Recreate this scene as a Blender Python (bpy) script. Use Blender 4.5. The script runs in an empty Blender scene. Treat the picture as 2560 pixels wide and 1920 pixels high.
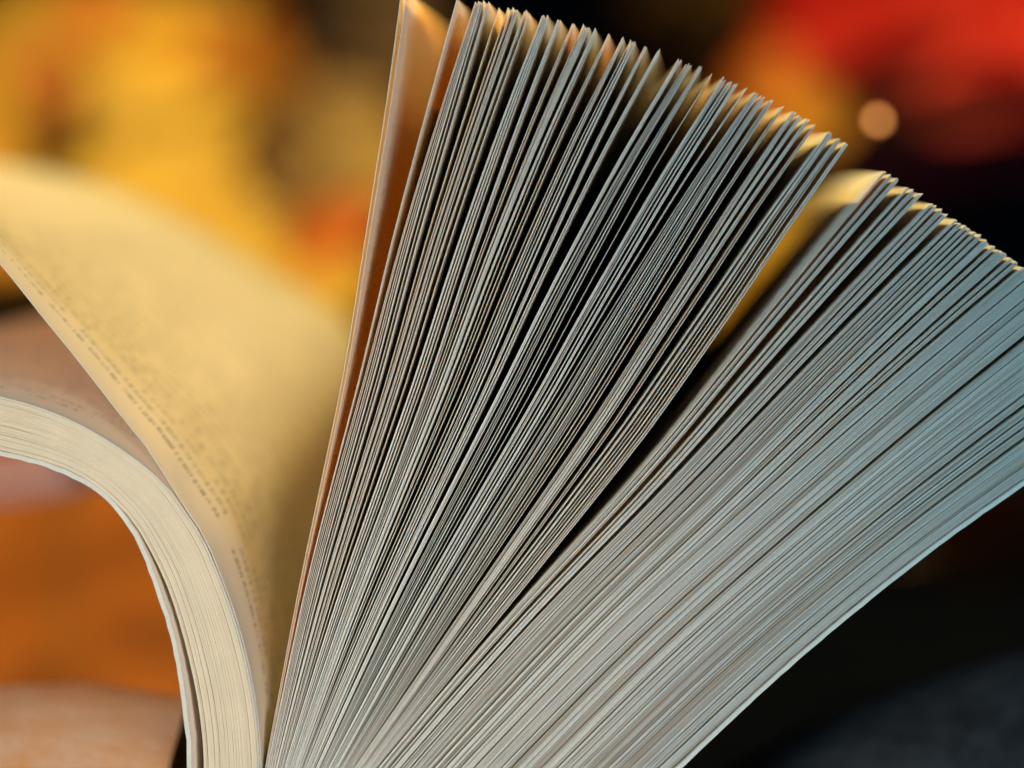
import bpy, math, random
import numpy as np
from mathutils import Vector, Matrix, noise

random.seed(7)
rng = np.random.default_rng(11)
scene = bpy.context.scene
col = scene.collection

# ------------------------------------------------------------------ scale
# the head edges of the pages stand in the plane y = 0; PPM photo pixels there are one metre
PPM = 28000.0
Z0 = 0.0655                      # height of the picture centre above the ground
VPX, VPY = 1600.0, 480.0         # where the spine direction vanishes
CAMD = 0.40                      # camera to focus plane
DEPTH = 0.178                    # page height (front to back)

def W(px, py, y=0.0):
    """point whose image is (px,py) when it stands y metres behind the page edges"""
    k = (CAMD + y) / CAMD
    return Vector(((VPX - 1280 + (px - VPX) * k) / PPM, y, (960 - VPY - (py - VPY) * k) / PPM + Z0))

# ------------------------------------------------------------------ camera
cam_d = bpy.data.cameras.new("camera")
cam = bpy.data.objects.new("camera", cam_d); col.objects.link(cam)
cam.location = ((VPX - 1280) / PPM, -CAMD, (960 - VPY) / PPM + Z0)
cam.rotation_euler = (math.radians(90), 0, 0)
cam_d.sensor_width = 36
cam_d.lens = 36 * CAMD / (2560 / PPM)
cam_d.shift_x = (1280 - VPX) / 2560
cam_d.shift_y = (VPY - 960) / 2560
cam_d.clip_start = 0.02
cam_d.clip_end = 20
cam_d.dof.use_dof = True
cam_d.dof.focus_distance = CAMD + 0.0005
cam_d.dof.aperture_fstop = cam_d.lens / 12.0     # 12 mm wide pupil
scene.camera = cam

# ------------------------------------------------------------------ world and lamps
world = bpy.data.worlds.new("World"); scene.world = world; world.use_nodes = True
bg = world.node_tree.nodes["Background"]
bg.inputs[0].default_value = (0.38, 0.55, 0.80, 1); bg.inputs[1].default_value = 0.06

def lamp(name, kind, loc, target, energy, color, size=0.2, size_y=None):
    d = bpy.data.lights.new(name, kind); o = bpy.data.objects.new(name, d); col.objects.link(o)
    o.location = loc
    v = Vector(target) - Vector(loc)
    o.rotation_euler = v.to_track_quat('-Z', 'Y').to_euler()
    d.energy = energy; d.color = color
    if kind == 'AREA':
        d.shape = 'RECTANGLE'; d.size = size; d.size_y = size_y or size
    return o
sun = lamp("low_sun", 'SUN', (0.1, 0.5, 1.0), (0, 0, 0), 5.0, (1.0, 0.82, 0.26))
SUN_DIR = Vector((0.17, -0.10, -1.0))
sun.rotation_euler = SUN_DIR.to_track_quat('-Z', 'Y').to_euler()
sun.data.angle = math.radians(1.5)
cl = lamp("cool_fill_spot", 'SPOT', (-0.09, -0.80, 0.21), W(1750, 900), 38.0, (0.42, 0.82, 1.0))  # added cool fill for the fan, no window known
cl.data.spot_size = math.radians(8.7); cl.data.spot_blend = 1.0; cl.data.shadow_soft_size = 0.095
wl = lamp("warm_fill_spot", 'SPOT', (-0.12, -0.62, 0.20), W(300, 1560), 20.0, (1.0, 0.58, 0.29))  # added spot imitating the warm light leak over the left side
wl.data.spot_size = math.radians(6.8); wl.data.spot_blend = 1.0; wl.data.shadow_soft_size = 0.06
fl = lamp("soft_fill_spot", 'SPOT', (0.11, -0.80, 0.16), W(330, 1000), 19.0, (1.0, 0.84, 0.54))  # added fill for the lifted and the upright page, source unseen
fl.data.spot_size = math.radians(4.8); fl.data.spot_blend = 1.0; fl.data.shadow_soft_size = 0.06

vs = scene.view_settings
vs.view_transform = 'Standard'; vs.look = 'None'; vs.exposure = 0.8; vs.gamma = 1
scene.display_settings.display_device = 'sRGB'
scene.render.engine = 'CYCLES'
cy = scene.cycles
cy.max_bounces = 6; cy.diffuse_bounces = 5; cy.transmission_bounces = 6; cy.transparent_max_bounces = 8
cy.sample_clamp_indirect = 6.0
cy.caustics_reflective = False; cy.caustics_refractive = False

# ------------------------------------------------------------------ materials
class NT:
    def __init__(self, name):
        self.m = bpy.data.materials.new(name); self.m.use_nodes = True
        self.t = self.m.node_tree; self.t.nodes.clear()
        self.out = self.n('ShaderNodeOutputMaterial')
    def n(self, typ, **kw):
        nd = self.t.nodes.new(typ)
        for k, v in kw.items(): setattr(nd, k, v)
        return nd
    def l(self, a, b): self.t.links.new(a, b)
    def math(self, op, a, b=None, c=None, clamp=False):
        nd = self.n('ShaderNodeMath', operation=op); nd.use_clamp = clamp
        for i, v in enumerate((a, b, c)):
            if v is None: continue
            if isinstance(v, (int, float)): nd.inputs[i].default_value = v
            else: self.l(v, nd.inputs[i])
        return nd.outputs[0]
    def mix(self, fac, a, b):
        nd = self.n('ShaderNodeMix', data_type='RGBA')
        for s, v in ((nd.inputs[0], fac), (nd.inputs[6], a), (nd.inputs[7], b)):
            if hasattr(v, 'is_output'): self.l(v, s)
            elif isinstance(v, (int, float)): s.default_value = v
            else: s.default_value = (*v, 1)
        return nd.outputs[2]
    def noise(self, vec, scale, detail=2.0, rough=0.5):
        nd = self.n('ShaderNodeTexNoise'); nd.inputs['Scale'].default_value = scale
        nd.inputs['Detail'].default_value = detail; nd.inputs['Roughness'].default_value = rough
        if vec is not None: self.l(vec, nd.inputs['Vector'])
        return nd.outputs['Fac']
    def ramp(self, fac, lo, hi):
        nd = self.n('ShaderNodeMapRange'); nd.inputs[1].default_value = lo; nd.inputs[2].default_value = hi
        self.l(fac, nd.inputs[0]); return nd.outputs[0]

def paper_face(name, white, glow, trans, text=True):
    """thin printed paper: diffuse from the front, glows when lit from behind; UV in millimetres"""
    g = NT(name)
    uv = g.n('ShaderNodeUVMap'); sep = g.n('ShaderNodeSeparateXYZ'); g.l(uv.outputs[0], sep.inputs[0])
    u, v = sep.outputs[0], sep.outputs[1]
    fib = g.noise(uv.outputs[0], 1.1, 5, 0.65)
    base = g.mix(g.ramp(fib, 0.25, 0.75), tuple(c * 0.93 for c in white), white)
    if text:
        info = g.n('ShaderNodeObjectInfo')
        pitch = 4.1
        row = g.math('DIVIDE', v, pitch)
        fr = g.math('FRACT', row); idx = g.math('FLOOR', row)
        band = g.math('LESS_THAN', g.math('ABSOLUTE', g.math('SUBTRACT', fr, 0.5)), 0.23)
        cmb = g.n('ShaderNodeCombineXYZ')
        g.l(u, cmb.inputs[0]); g.l(g.math('MULTIPLY', idx, 17.3), cmb.inputs[1])
        g.l(g.math('MULTIPLY', info.outputs['Random'], 91.0), cmb.inputs[2])
        letters = g.math('GREATER_THAN', g.noise(cmb.outputs[0], 3.6, 3, 0.7), 0.5)
        cm2 = g.n('ShaderNodeCombineXYZ')
        g.l(g.math('MULTIPLY', u, 1.0), cm2.inputs[0]); g.l(g.math('MULTIPLY', v, 1.6), cm2.inputs[1])
        strokes = g.math('GREATER_THAN', g.noise(cm2.outputs[0], 2.2, 2, 0.6), 0.42)
        words = g.math('GREATER_THAN', g.noise(cmb.outputs[0], 0.22, 1, 0.5), 0.40)
        ink = g.math('MULTIPLY', g.math('MULTIPLY', band, letters), g.math('MULTIPLY', words, strokes))
        margin = g.math('MULTIPLY', g.math('GREATER_THAN', v, 8.2), g.math('LESS_THAN', v, 166.0))
        marginu = g.math('MULTIPLY', g.math('GREATER_THAN', u, 14.0), g.math('LESS_THAN', u, 83.0))
        ink = g.math('MULTIPLY', ink, g.math('MULTIPLY', margin, marginu))
        base = g.mix(g.math('MULTIPLY', ink, 0.45), base, (0.16, 0.11, 0.06))
        glowc = g.mix(g.math('MULTIPLY', ink, 0.4), glow, (0.12, 0.08, 0.05))
    else:
        glowc = g.mix(0.0, glow, glow)
    d = g.n('ShaderNodeBsdfDiffuse'); g.l(base, d.inputs[0]); d.inputs[1].default_value = 0.6
    t = g.n('ShaderNodeBsdfTranslucent'); g.l(glowc, t.inputs[0])
    mx = g.n('ShaderNodeMixShader'); mx.inputs[0].default_value = trans
    g.l(d.outputs[0], mx.inputs[1]); g.l(t.outputs[0], mx.inputs[2]); g.l(mx.outputs[0], g.out.inputs[0])
    return g.m

def paper_edge(name, colr, dark):
    g = NT(name)
    geo = g.n('ShaderNodeTexCoord')
    info = g.n('ShaderNodeObjectInfo')
    f = g.noise(geo.outputs['Object'], 2600, 4, 0.7)
    f2 = g.noise(geo.outputs['Object'], 300, 2, 0.5)
    c = g.mix(g.ramp(f, 0.3, 0.72), dark, colr)
    c = g.mix(g.math('MULTIPLY', g.ramp(f2, 0.35, 0.75), 0.25), c, tuple(x * 0.75 for x in colr))
    c = g.mix(g.math('MULTIPLY', info.outputs['Random'], 0.28), c, tuple(x * 0.62 for x in colr))
    d = g.n('ShaderNodeBsdfDiffuse'); g.l(c, d.inputs[0]); d.inputs[1].default_value = 0.8
    g.l(d.outputs[0], g.out.inputs[0])
    return g.m

M_face = paper_face("printed_paper", (0.74, 0.73, 0.68), (1.0, 0.68, 0.24), 0.56)
M_edge = paper_edge("cut_paper_edge", (0.88, 0.88, 0.86), (0.67, 0.67, 0.65))
M_edge_warm = paper_edge("pressed_edge_warm_lit", (0.88, 0.79, 0.64), (0.83, 0.74, 0.60))  # same paper, smoother; warm light from the left is in its colour
M_card = paper_face("cover_card", (0.72, 0.62, 0.56), (0.3, 0.2, 0.1), 0.04, text=False)
M_cardedge = paper_edge("cover_card_edge", (0.92, 0.92, 0.86), (0.80, 0.80, 0.74))

# ------------------------------------------------------------------ curves
def spline(pts, n):
    """smooth curve through pts resampled to n+1 points at equal arc length"""
    p = np.array(pts, float)
    p = np.vstack([2 * p[0] - p[1], p, 2 * p[-1] - p[-2]])
    out = []
    for i in range(1, len(p) - 2):
        a, b, c, d = p[i - 1], p[i], p[i + 1], p[i + 2]
        t1 = np.linalg.norm(b - a) ** .5; t2 = t1 + np.linalg.norm(c - b) ** .5; t3 = t2 + np.linalg.norm(d - c) ** .5
        for t in np.linspace(t1, t2, 24, endpoint=False):
            A1 = (t1 - t) / t1 * a + t / t1 * b
            A2 = (t2 - t) / (t2 - t1) * b + (t - t1) / (t2 - t1) * c
            A3 = (t3 - t) / (t3 - t2) * c + (t - t2) / (t3 - t2) * d
            B1 = (t2 - t) / t2 * A1 + t / t2 * A2
            B2 = (t3 - t) / (t3 - t1) * A2 + (t - t1) / (t3 - t1) * A3
            out.append((t2 - t) / (t2 - t1) * B1 + (t - t1) / (t2 - t1) * B2)
    out.append(p[-2])
    return resample(np.array(out), n)

def resample(q, n):
    L = np.concatenate([[0], np.cumsum(np.linalg.norm(np.diff(q, axis=0), axis=1))])
    s = np.linspace(0, L[-1], n + 1)
    return np.stack([np.interp(s, L, q[:, 0]), np.interp(s, L, q[:, 1])], 1)

def normals2(q):
    t = np.gradient(q, axis=0); t /= np.linalg.norm(t, axis=1)[:, None]
    return np.stack([-t[:, 1], t[:, 0]], 1)

def to_xz(q):
    return (q[..., 0] - 1280) / PPM, (960 - q[..., 1]) / PPM + Z0

# ------------------------------------------------------------------ sheet mesh
BOOK_LOC = Vector((-0.010, 0.0, 0.0035))
book = bpy.data.objects.new("open_book", None); col.objects.link(book)
book.location = BOOK_LOC
book["label"] = "thick open paperback with its cream pages fanned out to the right"
book["category"] = "book"

def sheet_arrays(rows, ys, t, rough=None):
    """rows: list over depth of (n+1,2) centre lines in photo pixels of plane y=0; ys depth; t thickness in px.
    returns verts, faces, face material (0 face 1 edge), uv per vert"""
    nd = len(rows); n1 = len(rows[0])
    V = []; UV = []
    for side in (-1, 1):
        for k in range(nd):
            q = rows[k]; nn = normals2(q)
            p = q + nn * (t / 2 * side)
            x, z = to_xz(p)
            s = np.concatenate([[0], np.cumsum(np.linalg.norm(np.diff(q, axis=0), axis=1))]) / PPM * 1000
            for j in range(n1):
                yy = ys[k]
                if k == 0 and rough is not None: yy = yy + rough[j]
                V.append((x[j] - BOOK_LOC.x, yy - BOOK_LOC.y, z[j] - BOOK_LOC.z))
                UV.append((s[j], (ys[k] - ys[0]) * 1000))
    F = []; MI = []
    N = nd * n1
    ix = lambda side, k, j: side * N + k * n1 + j
    for k in range(nd - 1):
        for j in range(n1 - 1):
            F.append((ix(0, k, j), ix(0, k, j + 1), ix(0, k + 1, j + 1), ix(0, k + 1, j))); MI.append(0)
            F.append((ix(1, k, j), ix(1, k + 1, j), ix(1, k + 1, j + 1), ix(1, k, j + 1))); MI.append(0)
    for j in range(n1 - 1):
        F.append((ix(0, 0, j), ix(1, 0, j), ix(1, 0, j + 1), ix(0, 0, j + 1))); MI.append(1)
        F.append((ix(0, nd - 1, j), ix(0, nd - 1, j + 1), ix(1, nd - 1, j + 1), ix(1, nd - 1, j))); MI.append(1)
    for k in range(nd - 1):
        F.append((ix(0, k, n1 - 1), ix(1, k, n1 - 1), ix(1, k + 1, n1 - 1), ix(0, k + 1, n1 - 1))); MI.append(1)
        F.append((ix(0, k, 0), ix(0, k + 1, 0), ix(1, k + 1, 0), ix(1, k, 0))); MI.append(1)
    return V, F, MI, UV

def make_mesh(name, parts, mats, parent=book, smooth=True):
    V = []; F = []; MI = []; UV = []
    for (v, f, m, u) in parts:
        o = len(V); V += v; UV += u; MI += m
        F += [tuple(i + o for i in q) for q in f]
    me = bpy.data.meshes.new(name); me.from_pydata(V, [], F)
    for m in mats: me.materials.append(m)
    me.polygons.foreach_set("material_index", MI)
    me.polygons.foreach_set("use_smooth", [smooth and m == 0 for m in MI])
    lay = me.uv_layers.new(name="UVMap")
    li = np.empty(len(me.loops), int); me.loops.foreach_get("vertex_index", li)
    lay.data.foreach_set("uv", np.array(UV, float)[li].ravel())
    me.update()
    ob = bpy.data.objects.new(name, me); col.objects.link(ob)
    ob.parent = parent
    return ob

def rot_rows(q, base, twist_deg, nd, power=1.4, lift=None):
    rows = []
    for k in range(nd):
        d = k / (nd - 1)
        a = math.radians(twist_deg) * d ** power
        c, s = math.cos(a), math.sin(a)
        r = q - base
        # positive twist leans the page to the right (clockwise in the picture)
        rows.append(np.stack([base[0] + c * r[:, 0] - s * r[:, 1], base[1] + s * r[:, 0] + c * r[:, 1]], 1))
    return rows

NS, ND = 30, 7
ys_full = lambda y0: [y0 + DEPTH * k / (ND - 1) for k in range(ND)]

# ------------------------------------------------------------------ the fan: two sections of leaves
K0 = spline([(630, 2600), (632, 2400), (636, 2150), (649, 2010), (663, 1920), (697, 1736), (752, 1446), (806, 1190), (862, 914), (916, 575), (964, 270), (1004, -25)], NS)
K1 = spline([(828, 2600), (828, 2400), (838, 2150), (872, 2005), (942, 1918), (1091, 1738), (1285, 1500), (1527, 1200), (1622, 1078), (1736, 918), (1851, 752), (1967, 579), (2120, 361)], NS)
K2 = spline([(832, 2600), (832, 2400), (842, 2151), (876, 2008), (946, 1921), (1096, 1742), (1296, 1512), (1556, 1228), (1672, 1092), (1776, 962), (1884, 826), (1994, 690), (2104, 556), (2213, 427)], NS)
K3 = spline([(1300, 2600), (1316, 2400), (1380, 2220), (1520, 2066), (1678, 1920), (1904, 1710), (2077, 1559), (2309, 1374), (2556, 1197), (2960, 926)], NS)

def section(N, t, A, B, tips, bulge, eps, seed, pg=0.36):
    """centre lines of N leaves between curves A and B.  tips: fractions of the fore edge width, sorted"""
    r = np.random.default_rng(seed)
    tips = np.array(tips)
    Wt = np.linalg.norm(B[-1] - A[-1])
    G = np.maximum(np.diff(tips) * Wt - t, 0.0)              # gaps at the tips
    r0 = np.where(r.random(N - 1) < pg, r.uniform(0.5, 1.7, N - 1), r.uniform(0.0, 0.10, N - 1))   # leaves cling together in twos to fives
    s0 = np.where(G > 6, r.uniform(0.08, 0.45, N - 1), r.uniform(0.3, 0.75, N - 1))
    ph = r.uniform(0, 6.28, (N - 1, 2)); fq = r.uniform(2, 7, (N - 1, 2))
    out = np.zeros((N, NS + 1, 2))
    nA, nB = normals2(A), normals2(B)
    for j in range(NS + 1):
        s = j / NS
        seg = B[j] - A[j]; Wd = np.linalg.norm(seg); sd = seg / Wd
        nm = nA[j] + nB[j]; nm /= np.linalg.norm(nm)
        te = t / max(0.5, abs(nm @ sd))
        slack = max(Wd - (N - 1) * te, 0.02 * Wd)
        te = (Wd - slack) / (N - 1)
        wob = 1 + 0.35 * np.sin(ph[:, 0] + fq[:, 0] * s * 0.9)
        ramp = np.clip((s - s0) / (1 - s0), 0, 1) ** 1.15
        raw = r0 * np.maximum(wob, 0.05) * eps * ((1 - s) ** 1.1 + 0.02) + G * ramp + 1e-3
        gaps = raw / raw.sum() * slack
        off = np.concatenate([[0], np.cumsum(gaps + te)])
        v = off / Wd
        # pages are equally long: their tips lie on an arc
        dirp = np.array([-nm[1], nm[0]]); dirp = dirp if dirp[1] < 0 else -dirp
        out[:, j] = A[j] + off[:, None] * sd + (4 * v * (1 - v))[:, None] * dirp * bulge * max(0, s - .25) / .75
    return out

def expand(lst, x0, x1, dens=1.0):
    f = []
    for (x, w, n) in lst:
        n = n if n < 2 else int(round(n * dens))
        for k in range(n):
            f.append((x - w + w * (k + 0.5) / n - x0) / (x1 - x0))
    return f

T1 = [(1004, 1, 1), (1017, 1, 1), (1141, 4, 2), (1187, 5, 2), (1199, 11, 4), (1212, 6, 2), (1239, 3, 1), (1260, 2, 1), (1272, 5, 2), (1285, 9, 3),
      (1303, 6, 2), (1312, 4, 1), (1358, 17, 6), (1386, 8, 3), (1420, 6, 2), (1443, 5, 1), (1459, 15, 5), (1477, 8, 3), (1509, 5, 2), (1545, 7, 3),
      (1560, 3, 1), (1571, 8, 3), (1600, 7, 3), (1634, 7, 3), (1690, 10, 4), (1706, 4, 1), (1716, 8, 3), (1739, 7, 3), (1768, 4, 1), (1803, 10, 4), (1818, 9, 3),
      (1831, 8, 3), (1856, 5, 2), (1885, 10, 4), (1901, 9, 4), (1921, 9, 3), (1950, 6, 2), (1982, 10, 4), (1999, 9, 3), (2018, 8, 3), (2036, 5, 2),
      (2080, 12, 5), (2101, 9, 3), (2121, 8, 3)]
tips1 = expand(T1, 1003, 2121, 1.25); N1 = len(tips1)
T2 = [(2213, 3, 1), (2217, 4, 1), (2233, 8, 2), (2248, 9, 3), (2276, 5, 2), (2293, 10, 3), (2306, 8, 3), (2338, 5, 2), (2348, 6, 2), (2365, 10, 3), (2376, 7, 3),
      (2400, 5, 2), (2414, 8, 3), (2426, 7, 2), (2436, 6, 2), (2449, 7, 2), (2463, 9, 3), (2483, 14, 5), (2499, 7, 2), (2528, 22, 7), (2545, 8, 2), (2559, 9, 3)]
x = 2563
while x < 2950:
    n = random.choice([4, 6, 8, 9]); w = n * 3.0; x += w + random.choice([3, 7, 12, 14]); T2.append((x, w, n))
tips2 = [f * 1.0 for f in expand(T2, 2210, T2[-1][0], 1.5)]; N2 = len(tips2)
fan1 = section(N1, 1.2, K0, K1, tips1, 66, 30.0, 3, 0.5)
fan2 = section(N2, 1.2, K2, K3, tips2, -8, 8.0, 5)

def leaf(q, y0, twist, t, mats=(M_face, M_edge), name="page", power=1.4):
    q = q.copy()
    d = q[-1] - q[-2]; q[-1] = q[-1] + d / np.linalg.norm(d) * rng.normal(0, 3.0)
    rows = rot_rows(q, q[0], twist, ND, power)
    jit = rng.normal(0, 0.00003, len(q))
    return make_mesh(name, [sheet_arrays(rows, ys_full(y0), t, jit)], mats)

pages = []
for i in range(N1):
    v = i / (N1 - 1)
    q = fan1[i].copy()
    q[:, :] = resample(q, NS)
    tw = -2.0 * max(0, 1 - v / 0.5) ** 1.5
    pages.append(leaf(q, float(rng.normal(0, 0.00010)), tw, 1.2))
n_single = 297 - N1                      # leaves that can be picked apart; the tight rest below them is one stack
rest = []
for i in range(N2):
    v = i / (N2 - 1)
    q = resample(fan2[i], NS)
    tw = 2.3 * (1 - v)
    y0 = float(rng.normal(0, 0.00010))
    if i < n_single:
        pages.append(leaf(q, y0, tw, 1.2, power=2.0))
    else:
        rest.append(sheet_arrays(rot_rows(q, q[0], tw, 4, 2.0), [y0 + DEPTH * k / 3 for k in range(4)], 1.2, rng.normal(0, 0.00003, len(q))))
ps = make_mesh("page_stack", rest, (M_face, M_edge)); ps["kind"] = "stuff"
ps["label"] = "tightly packed pages above the back cover"

# ------------------------------------------------------------------ the arched block on the left
NB = 44
J1 = spline([(612, 2600), (612, 2400), (628, 2150), (648, 1920), (644, 1840), (633, 1747), (612, 1642), (582, 1536), (548, 1444), (506, 1347), (464, 1283), (422, 1224),
             (359, 1165), (295, 1119), (211, 1068), (105, 1022), (0, 992), (-180, 955), (-480, 930)], NB)
J0 = spline([(470, 2600), (474, 2400), (494, 2150), (511, 1920), (498, 1768), (477, 1663), (456, 1579), (422, 1473), (384, 1389), (334, 1304), (290, 1255),
             (235, 1208), (165, 1170), (90, 1145), (0, 1124), (-180, 1090), (-480, 1068)], NB)
NL = 56
blk = []
gaps = rng.gamma(0.35, 0.7, NL); cw = np.cumsum(gaps + 2.2); cw = (cw - cw[0]) / (cw[-1] - cw[0])
for i in range(NL - 1):
    q = J0 + (J1 - J0) * cw[i]
    rows = rot_rows(q, q[0], 2.5, 5, 1.3)
    blk.append(sheet_arrays(rows, [float(rng.normal(0, 0.00008)) + DEPTH * k / 4 for k in range(5)], 2.3, rng.normal(0, 0.00003, NB + 1)))
pb = make_mesh("page_block", blk, (M_face, M_edge_warm)); pb["kind"] = "stuff"
pb["label"] = "tight arched stack of pages on the left"
rows = rot_rows(J1, J1[0], 2.5, ND, 1.3)
top = make_mesh("page", [sheet_arrays(rows, ys_full(0.0), 2.3)], (M_face, M_edge))

# the leaf that has lifted off the block: its far edge stands higher than its near one
LF = spline([(615, 2600), (616, 2400), (632, 2150), (652, 1920), (648, 1838), (637, 1745), (616, 1639), (586, 1532), (552, 1440), (511, 1343), (468, 1277), (424, 1208),
             (371, 1123), (316, 1056), (211, 921), (105, 790), (0, 659), (-230, 400), (-420, 240)], NB)
far = lambda px, py: (VPX + (px - VPX) * (CAMD + DEPTH) / CAMD, VPY + (py - VPY) * (CAMD + DEPTH) / CAMD)
LB = spline([(615, 2600), (617, 2400), (634, 2150), (652, 1900), (645, 1650), (640, 1380), far(940, 925), far(860, 795), far(700, 690), far(500, 570), far(250, 460), far(0, 410), far(-160, 400)], NB)
rows = []
for k in range(11):
    d = k / 10
    f = d ** 0.8
    rows.append(LF * (1 - f) + LB * f)
lp = make_mesh("page", [sheet_arrays(rows, [DEPTH * k / 10 for k in range(11)], 2.2)], (M_face, M_edge))
lp["label"] = "single sunlit page lifted off the left stack"

# ------------------------------------------------------------------ cover
def rough_line(n, amp):
    return np.array([amp * noise.noise(Vector((i * 0.9, 3.3, 1.7))) + amp * 0.6 * noise.noise(Vector((i * 2.7, 8.1, 0.2))) for i in range(n)])
NC = 90
CL = spline([(444, 2600), (448, 2400), (458, 2150), (475, 1920), (467, 1811), (450, 1684), (429, 1579), (395, 1473), (353, 1363), (302, 1281), (262, 1240),
             (228, 1213), (160, 1178), (88, 1153), (0, 1134), (-180, 1100), (-480, 1078)], NC)
CL = CL + normals2(CL) * (rough_line(NC + 1, 2.2) + 0)[:, None]
rows = rot_rows(CL, CL[0], 1.5, 6, 1.3)
cvf = make_mesh("front_cover", [sheet_arrays(rows, [-0.0002 + (DEPTH + .0004) * k / 5 for k in range(6)], 11.0, rough_line(NC + 1, 0.0002))], (M_card, M_cardedge))
cvf["label"] = "front cover with a rough white cut edge"
CR = spline([(1312, 2600), (1328, 2400), (1392, 2226), (1530, 2072), (1690, 1926), (1914, 1716), (2087, 1566), (2318, 1381), (2565, 1204), (2972, 932)], NC)
CR = CR + normals2(CR) * rough_line(NC + 1, 2.0)[:, None]
rows = [CR] * 6
cvb = make_mesh("back_cover", [sheet_arrays(rows, [-0.0004 + (DEPTH + .0004) * k / 5 for k in range(6)], 9.0, rough_line(NC + 1, 0.0002))], (M_card, M_cardedge))
cvb["label"] = "back cover with a rough bright cut edge"
SP = spline([(438, 2600), (452, 2650), (640, 2690), (885, 2700), (1130, 2690), (1316, 2650), (1332, 2600)], 24)
sp = make_mesh("spine", [sheet_arrays([SP] * 3, [-0.0002 + (DEPTH + .0004) * k / 2 for k in range(3)], 11.0)], (M_card, M_cardedge))

# ------------------------------------------------------------------ ground, backdrop
def simple_mat(name, c1, c2, scale, rough=0.9, trans=0.0, glow=None, c3=None, bump=0.0):
    g = NT(name)
    tc = g.n('ShaderNodeTexCoord')
    f = g.ramp(g.noise(tc.outputs['Object'], scale, 4, 0.6), 0.3, 0.7)
    c = g.mix(f, c1, c2)
    if c3 is not None:
        f3 = g.ramp(g.noise(tc.outputs['Object'], scale * 6, 2, 0.6), 0.62, 0.70)
        c = g.mix(f3, c, c3)
    p = g.n('ShaderNodeBsdfPrincipled'); g.l(c, p.inputs['Base Color']); p.inputs['Roughness'].default_value = rough
    p.inputs['Specular IOR Level'].default_value = 0.05 if trans else 0.0
    if bump:
        b = g.n('ShaderNodeBump'); b.inputs['Strength'].default_value = bump; b.inputs['Distance'].default_value = 0.0006
        g.l(g.noise(tc.outputs['Object'], scale * 5, 4, 0.7), b.inputs['Height']); g.l(b.outputs[0], p.inputs['Normal'])
    sh = p.outputs[0]
    if trans:
        t = g.n('ShaderNodeBsdfTranslucent')
        if glow is not None: t.inputs[0].default_value = (*glow, 1)
        else: g.l(c, t.inputs[0])
        mx = g.n('ShaderNodeMixShader'); mx.inputs[0].default_value = trans
        g.l(sh, mx.inputs[1]); g.l(t.outputs[0], mx.inputs[2]); sh = mx.outputs[0]
    g.l(sh, g.out.inputs[0])
    return g.m

def mesh_obj(name, V, F, mat, parent=None, smooth=True):
    me = bpy.data.meshes.new(name); me.from_pydata([tuple(v) for v in V], [], F); me.materials.append(mat)
    me.polygons.foreach_set("use_smooth", [smooth] * len(F)); me.update()
    o = bpy.data.objects.new(name, me); col.objects.link(o); o.parent = parent
    return o

M_ground = simple_mat("dark_blanket_wool", (0.0008, 0.001, 0.0025), (0.0015, 0.0018, 0.0035), 60)
gx, gy = 24, 24
V = []; F = []
for j in range(gy + 1):
    for i in range(gx + 1):
        X = -1.5 + 3 * i / gx; Y = -0.6 + 2.2 * j / gy
        V.append((X, Y, 0.0))
for j in range(gy):
    for i in range(gx):
        a = j * (gx + 1) + i; F.append((a, a + 1, a + gx + 2, a + gx + 1))
g = mesh_obj("ground", V, F, M_ground); g["kind"] = "structure"
V = []; F = []
nx, nz = 20, 12
for j in range(nz + 1):
    for i in range(nx + 1):
        X = -1.2 + 2.4 * i / nx; z = 0.004 + 0.55 * j / nz
        V.append((X, 1.15 + 0.05 * math.cos(i * 0.9), z))
for j in range(nz):
    for i in range(nx):
        a = j * (nx + 1) + i; F.append((a, a + 1, a + nx + 2, a + nx + 1))
bd = mesh_obj("background", V, F, simple_mat("dark_backdrop_cloth", (0.016, 0.017, 0.022), (0.026, 0.026, 0.030), 9)); bd["kind"] = "structure"

# ------------------------------------------------------------------ folds of cloth under the book
def cloth_fold(name, ridge, half, mat, label, seed, x0, x1, amp=0.0012):
    """a rounded roll of cloth lying on the ground; ridge(x) -> (y, z) of its crest"""
    root = None
    V = []; F = []
    na, nb = 70, 26
    for i in range(na + 1):
        X = x0 + (x1 - x0) * i / na
        cy_, cz = ridge(X)
        for j in range(nb + 1):
            a = math.pi * j / nb
            w = half
            Y = cy_ - math.cos(a) * w
            z = max(0.002, cz) * (max(0.0, math.sin(a)) ** 0.7) + 0.001
            nz_ = noise.noise(Vector((X * 70 + seed, Y * 70, z * 70))) * amp + noise.noise(Vector((X * 400 + seed, Y * 400, z * 400))) * amp * 0.25
            V.append((X, Y - nz_ * math.cos(a), z + nz_ * math.sin(a)))
    for i in range(na):
        for j in range(nb):
            a = i * (nb + 1) + j; F.append((a, a + nb + 1, a + nb + 2, a + 1))
    o = mesh_obj(name, V, F, mat)
    o["label"] = label; o["category"] = "cloth"
    return o
M_felt_warm = simple_mat("warm_lit_felt", (0.80, 0.44, 0.22), (0.84, 0.62, 0.46), 260, 0.95, c3=(0.85, 0.65, 0.55), bump=0.6)  # dark cloth with the orange light leak put into its colour
M_navy = simple_mat("charcoal_felt", (0.045, 0.038, 0.042), (0.095, 0.085, 0.085), 260, 0.95, c3=(0.16, 0.16, 0.19), bump=0.8)
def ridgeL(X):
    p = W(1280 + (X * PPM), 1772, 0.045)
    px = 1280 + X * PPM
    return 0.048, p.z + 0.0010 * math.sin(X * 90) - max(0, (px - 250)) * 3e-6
def ridgeR(X):
    t = (X - 0.018) / 0.04
    h = W(2300, 1600, 0.06).z
    return 0.062, max(0.004, h * (1 - math.exp(-max(0, t + .35) * 2.0)))
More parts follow.
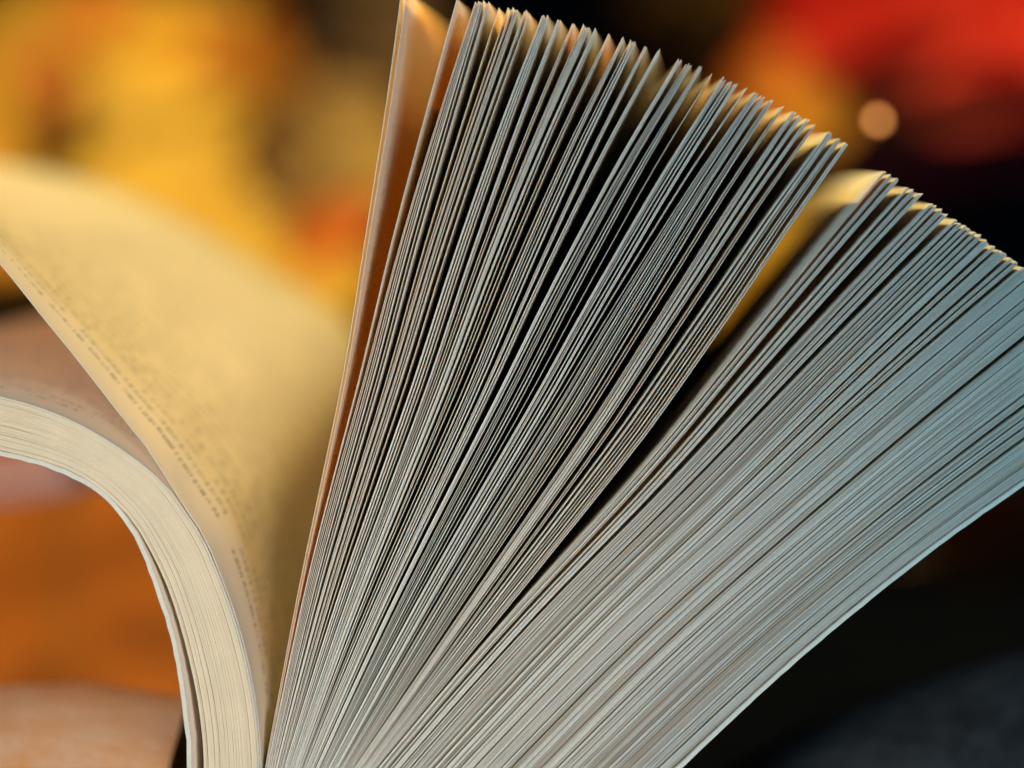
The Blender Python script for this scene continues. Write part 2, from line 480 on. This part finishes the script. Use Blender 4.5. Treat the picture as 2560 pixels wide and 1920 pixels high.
cloth_fold("cloth_fold", ridgeL, 0.034, M_felt_warm, "dark speckled cloth fold under the arched left pages, coloured peach by warm light", 1.0, -0.12, -0.0335)
cloth_fold("cloth_fold", ridgeR, 0.034, M_navy, "dark charcoal cloth fold below the right cover", 5.0, 0.004, 0.16)

# ------------------------------------------------------------------ autumn leaves behind the book
def leaf_outline(kind):
    pts = []
    n = 72
    for i in range(n):
        a = 2 * math.pi * i / n
        if kind == 'maple':
            r = 0.55 + 0.42 * abs(math.cos(2.5 * a)) ** 1.3 + 0.05 * math.cos(17 * a)
            if math.sin(a) < -0.8: r *= 0.7
            pts.append((r * math.cos(a + math.pi / 2) * -0.95, r * math.sin(a + math.pi / 2) * 0.95))
        else:
            w = 0.62 if kind == 'oval' else 0.9
            yy = math.cos(a); xx = math.sin(a) * w * (1 - 0.25 * yy)
            sr = 1 + 0.025 * math.cos(24 * a)
            pts.append((xx * sr, yy * sr))
    return pts

def autumn_leaf(px, py, y, size_px, rot, kind, mat, name, label, tilt=0.0, yaw=0.0, curl=0.25, sx=1.0, ripple=0.03):
    c = W(px, py, y)
    size = size_px / PPM * (CAMD + y) / CAMD / 2
    root = bpy.data.objects.new(name, None); col.objects.link(root)
    root.location = c
    root.rotation_euler = (Matrix.Rotation(math.radians(yaw), 3, 'Z') @ Matrix.Rotation(math.radians(90 + tilt), 3, 'X') @ Matrix.Rotation(math.radians(-rot), 3, 'Z')).to_euler()
    root["label"] = label; root["category"] = "leaf"; root["group"] = "autumn leaves behind the book"
    out = leaf_outline(kind); n = len(out); rings = 7
    th = 0.0005
    V = []; F = []
    for side in (0, 1):
        for k in range(rings + 1):
            f = k / rings
            for (ax, ay) in out:
                X = ax * f * size * sx; Y = ay * f * size
                z = curl * size * ((ax * f) ** 2 - 0.35 * (ay * f) ** 2) + 0.05 * size * noise.noise(Vector((ax * f * 3 + px, ay * f * 3, 1)))
                z += ripple * size * abs(math.sin(ay * f * 9 - abs(ax * f) * 5)) 
                V.append((X, Y, z - side * th))
    N = (rings + 1) * n
    for side in (0, 1):
        for k in range(rings):
            for i in range(n):
                a = side * N + k * n + i; b = side * N + k * n + (i + 1) % n
                q = (a, b, b + n, a + n)
                F.append(q if side else q[::-1])
    for i in range(n):
        a = rings * n + i; b = rings * n + (i + 1) % n
        F.append((a, b, b + N, a + N))
    mesh_obj("blade", V, F, mat, root)
    # stalk and midrib
    V = []; F = []
    m = 12
    for k in range(m + 1):
        t = k / m
        yy = (0.8 - 2.2 * t) * size; r = 0.012 * size * (0.4 + t)
        z = curl * size * (-0.35 * min(1, abs(0.8 - 1.8 * t)) ** 2) + 0.01 * size + 0.10 * size * max(0, t - 0.8)
        for i in range(6):
            a = i * math.pi / 3
            V.append((r * math.cos(a), yy, z + r * math.sin(a)))
    for k in range(m):
        for i in range(6):
            a = k * 6 + i; b = k * 6 + (i + 1) % 6
            F.append((a, b, b + 6, a + 6))
    mesh_obj("stalk", V, F, M_stalk, root)
    return root

def lm(name, a, b, glow, tr=0.45):
    return simple_mat(name, a, b, 45, 0.55, trans=tr, glow=glow)
M_stalk = simple_mat("leaf_stalk", (0.25, 0.12, 0.04), (0.35, 0.2, 0.06), 200)
M_yel = lm("yellow_leaf", (0.52, 0.27, 0.04), (0.64, 0.40, 0.07), (0.7, 0.4, 0.03), 0.3)
M_ora = lm("orange_leaf", (0.55, 0.17, 0.03), (0.65, 0.28, 0.04), (0.8, 0.25, 0.03))
M_gold = lm("gold_leaf", (0.70, 0.34, 0.03), (0.78, 0.42, 0.04), (0.8, 0.4, 0.03), 0.3)
M_lift = lm("backdrop_lift", (0.14, 0.08, 0.055), (0.18, 0.10, 0.07), (0.15, 0.08, 0.05), 0.2)
M_amb = lm("amber_leaf", (0.70, 0.26, 0.03), (0.75, 0.34, 0.04), (0.8, 0.3, 0.03), 0.3)
M_sca = lm("scarlet_leaf", (0.55, 0.10, 0.015), (0.62, 0.16, 0.02), (0.7, 0.15, 0.02), 0.3)
M_red = lm("red_leaf", (0.42, 0.003, 0.003), (0.56, 0.005, 0.004), (0.5, 0.006, 0.003), 0.2)
M_tan = lm("tan_leaf", (0.62, 0.38, 0.16), (0.70, 0.46, 0.22), (0.45, 0.25, 0.08))
M_bro = lm("brown_leaf", (0.15, 0.068, 0.02), (0.22, 0.10, 0.03), (0.2, 0.08, 0.02))
M_cri = lm("crimson_leaf", (0.16, 0.004, 0.006), (0.24, 0.006, 0.008), (0.3, 0.006, 0.006), 0.2)
M_shade = lm("red_leaf_shade", (0.12, 0.010, 0.02), (0.18, 0.014, 0.025), (0.10, 0.008, 0.015))  # colour of the shade on the red leaf's underside
M_rust = lm("rust_leaf_or_fill", (0.42, 0.11, 0.02), (0.45, 0.13, 0.025), (0.5, 0.12, 0.02), 0.2)
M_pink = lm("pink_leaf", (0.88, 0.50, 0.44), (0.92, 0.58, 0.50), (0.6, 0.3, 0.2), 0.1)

AL = autumn_leaf
AL(440, 110, 0.56, 300, 60, 'oval', M_gold, "yellow_leaf", "small pale yellow leaf lying on the golden leaf at the top", -45, 0)
AL(120, 190, 0.60, 300, -20, 'oval', M_rust, "rust_leaf_or_fill", "small rust brown leaf near the top left corner", -40, 0)
AL(230, 20, 0.60, 260, 15, 'maple', M_sca, "orange_leaf", "small orange red leaf cut by the top edge at the left", -40, 0)
AL(2210, 190, 0.52, 380, 60, 'oval', M_cri, "crimson_leaf", "dark crimson leaf below the middle of the red leaf", -20, 0, 0.25, 0.6)
AL(2500, 250, 0.50, 420, 80, 'oval', M_cri, "crimson_leaf", "dark crimson leaf under the red leaf at the right edge", -20, 0, 0.25, 0.6)
AL(330, 180, 0.62, 900, 35, 'broad', M_yel, "yellow_leaf", "large golden yellow leaf at the upper left", -50, 10)
AL(560, 540, 0.50, 1000, -60, 'broad', M_yel, "yellow_leaf", "bright yellow leaf right behind the lifted page", -55, 0)
AL(20, 300, 0.72, 1000, 10, 'broad', M_amb, "amber_leaf", "amber leaf in the top left corner", -50, 20)
AL(600, 150, 0.55, 380, -40, 'maple', M_ora, "orange_leaf", "orange leaf beside the dark patch at the upper left", -30, 0)
AL(860, 60, 0.70, 520, 30, 'broad', M_lift, "backdrop_lift", "dim brown leaf shape added to lift the dark left of the tallest page tips", -15, 0)  # lifted dark tone of the backdrop, put in as a dim leaf
AL(810, 370, 0.50, 420, 20, 'broad', M_tan, "tan_leaf", "rounded tan leaf left of the tallest fanned page", -20, -10)
AL(840, 570, 0.42, 300, 50, 'oval', M_sca, "orange_leaf", "small bright orange leaf touching the leftmost fanned page", -40, 0)
AL(2400, 110, 0.60, 1020, 70, 'broad', M_red, "red_leaf", "large bright red leaf in the upper right corner", -40, -10)
AL(2010, 270, 0.50, 250, -50, 'oval', M_amb, "amber_leaf", "amber leaf below the red leaf behind the page tips", -30, 0)
AL(1920, 190, 0.55, 260, 20, 'oval', M_sca, "orange_leaf", "orange leaf glowing between the red leaf and the page tips", -35, 0)
AL(1780, 60, 0.75, 520, 0, 'broad', M_bro, "brown_leaf", "dim brown leaf above the middle of the fan", -10, 0)
AL(2400, 340, 0.52, 800, 85, 'oval', M_shade, "red_leaf_shade", "shaded underside of the red leaf, set in as a dark maroon blade", 0, 0, 0.25, 0.5)  # shade under the red leaf, painted as a separate dark blade
AL(2150, 430, 0.60, 520, 60, 'broad', M_bro, "brown_leaf", "brown leaf behind the gap in the fan", -10, 0)
AL(1980, 690, 0.32, 560, 35, 'oval', M_gold, "yellow_leaf", "yellow leaf showing through the gap between the two page sections", -35, 0)
AL(2520, 1330, 0.34, 420, 75, 'oval', M_bro, "brown_leaf", "dull brown leaf right of the back cover", 0, 0)
AL(150, 1520, 0.26, 1500, 5, 'broad', M_rust, "rust_leaf_or_fill", "dark space under the arched pages, filled with a leaf shape in light leak orange", -25, 15, 0.05, 1.0, 0.004)  # shape added under the arch; warm light leak is put into its colour
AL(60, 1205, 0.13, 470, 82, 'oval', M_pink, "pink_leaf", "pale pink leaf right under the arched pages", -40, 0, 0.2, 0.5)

# ------------------------------------------------------------------ glowing ball added to imitate the round blurred highlight at the right
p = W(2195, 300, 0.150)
lb = bpy.data.objects.new("blurred_highlight", None); col.objects.link(lb); lb.location = p
lb["label"] = "round amber highlight beside the red leaf, added as a glowing ball"; lb["category"] = "light"
def ball(r, name, mat, parent, loc=(0, 0, 0), sz=1.0):
    V = []; F = []
    m, n = 10, 16
    for j in range(m + 1):
        a = math.pi * j / m
        for i in range(n):
            b = 2 * math.pi * i / n
            V.append((loc[0] + r * math.sin(a) * math.cos(b), loc[1] + r * math.sin(a) * math.sin(b), loc[2] + sz * r * math.cos(a)))
    for j in range(m):
        for i in range(n):
            F.append((j * n + i, (j + 1) * n + i, (j + 1) * n + (i + 1) % n, j * n + (i + 1) % n))
    return mesh_obj(name, V, F, mat, parent)
ge = NT("highlight_glow"); em = ge.n('ShaderNodeEmission'); em.inputs[0].default_value = (1.0, 0.40, 0.10, 1); em.inputs[1].default_value = 2.9  # emission stands in for a highlight, no light source there
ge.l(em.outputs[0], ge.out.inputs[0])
ball(0.0006, "glow_ball", ge.m, lb)
M_cap = simple_mat("dark_cap", (0.01, 0.012, 0.01), (0.02, 0.02, 0.02), 100)
ball(0.0005, "cap_ball", M_cap, lb, (0, 0.0004, 0.0011), 1.8)  # dark ball added above the glow
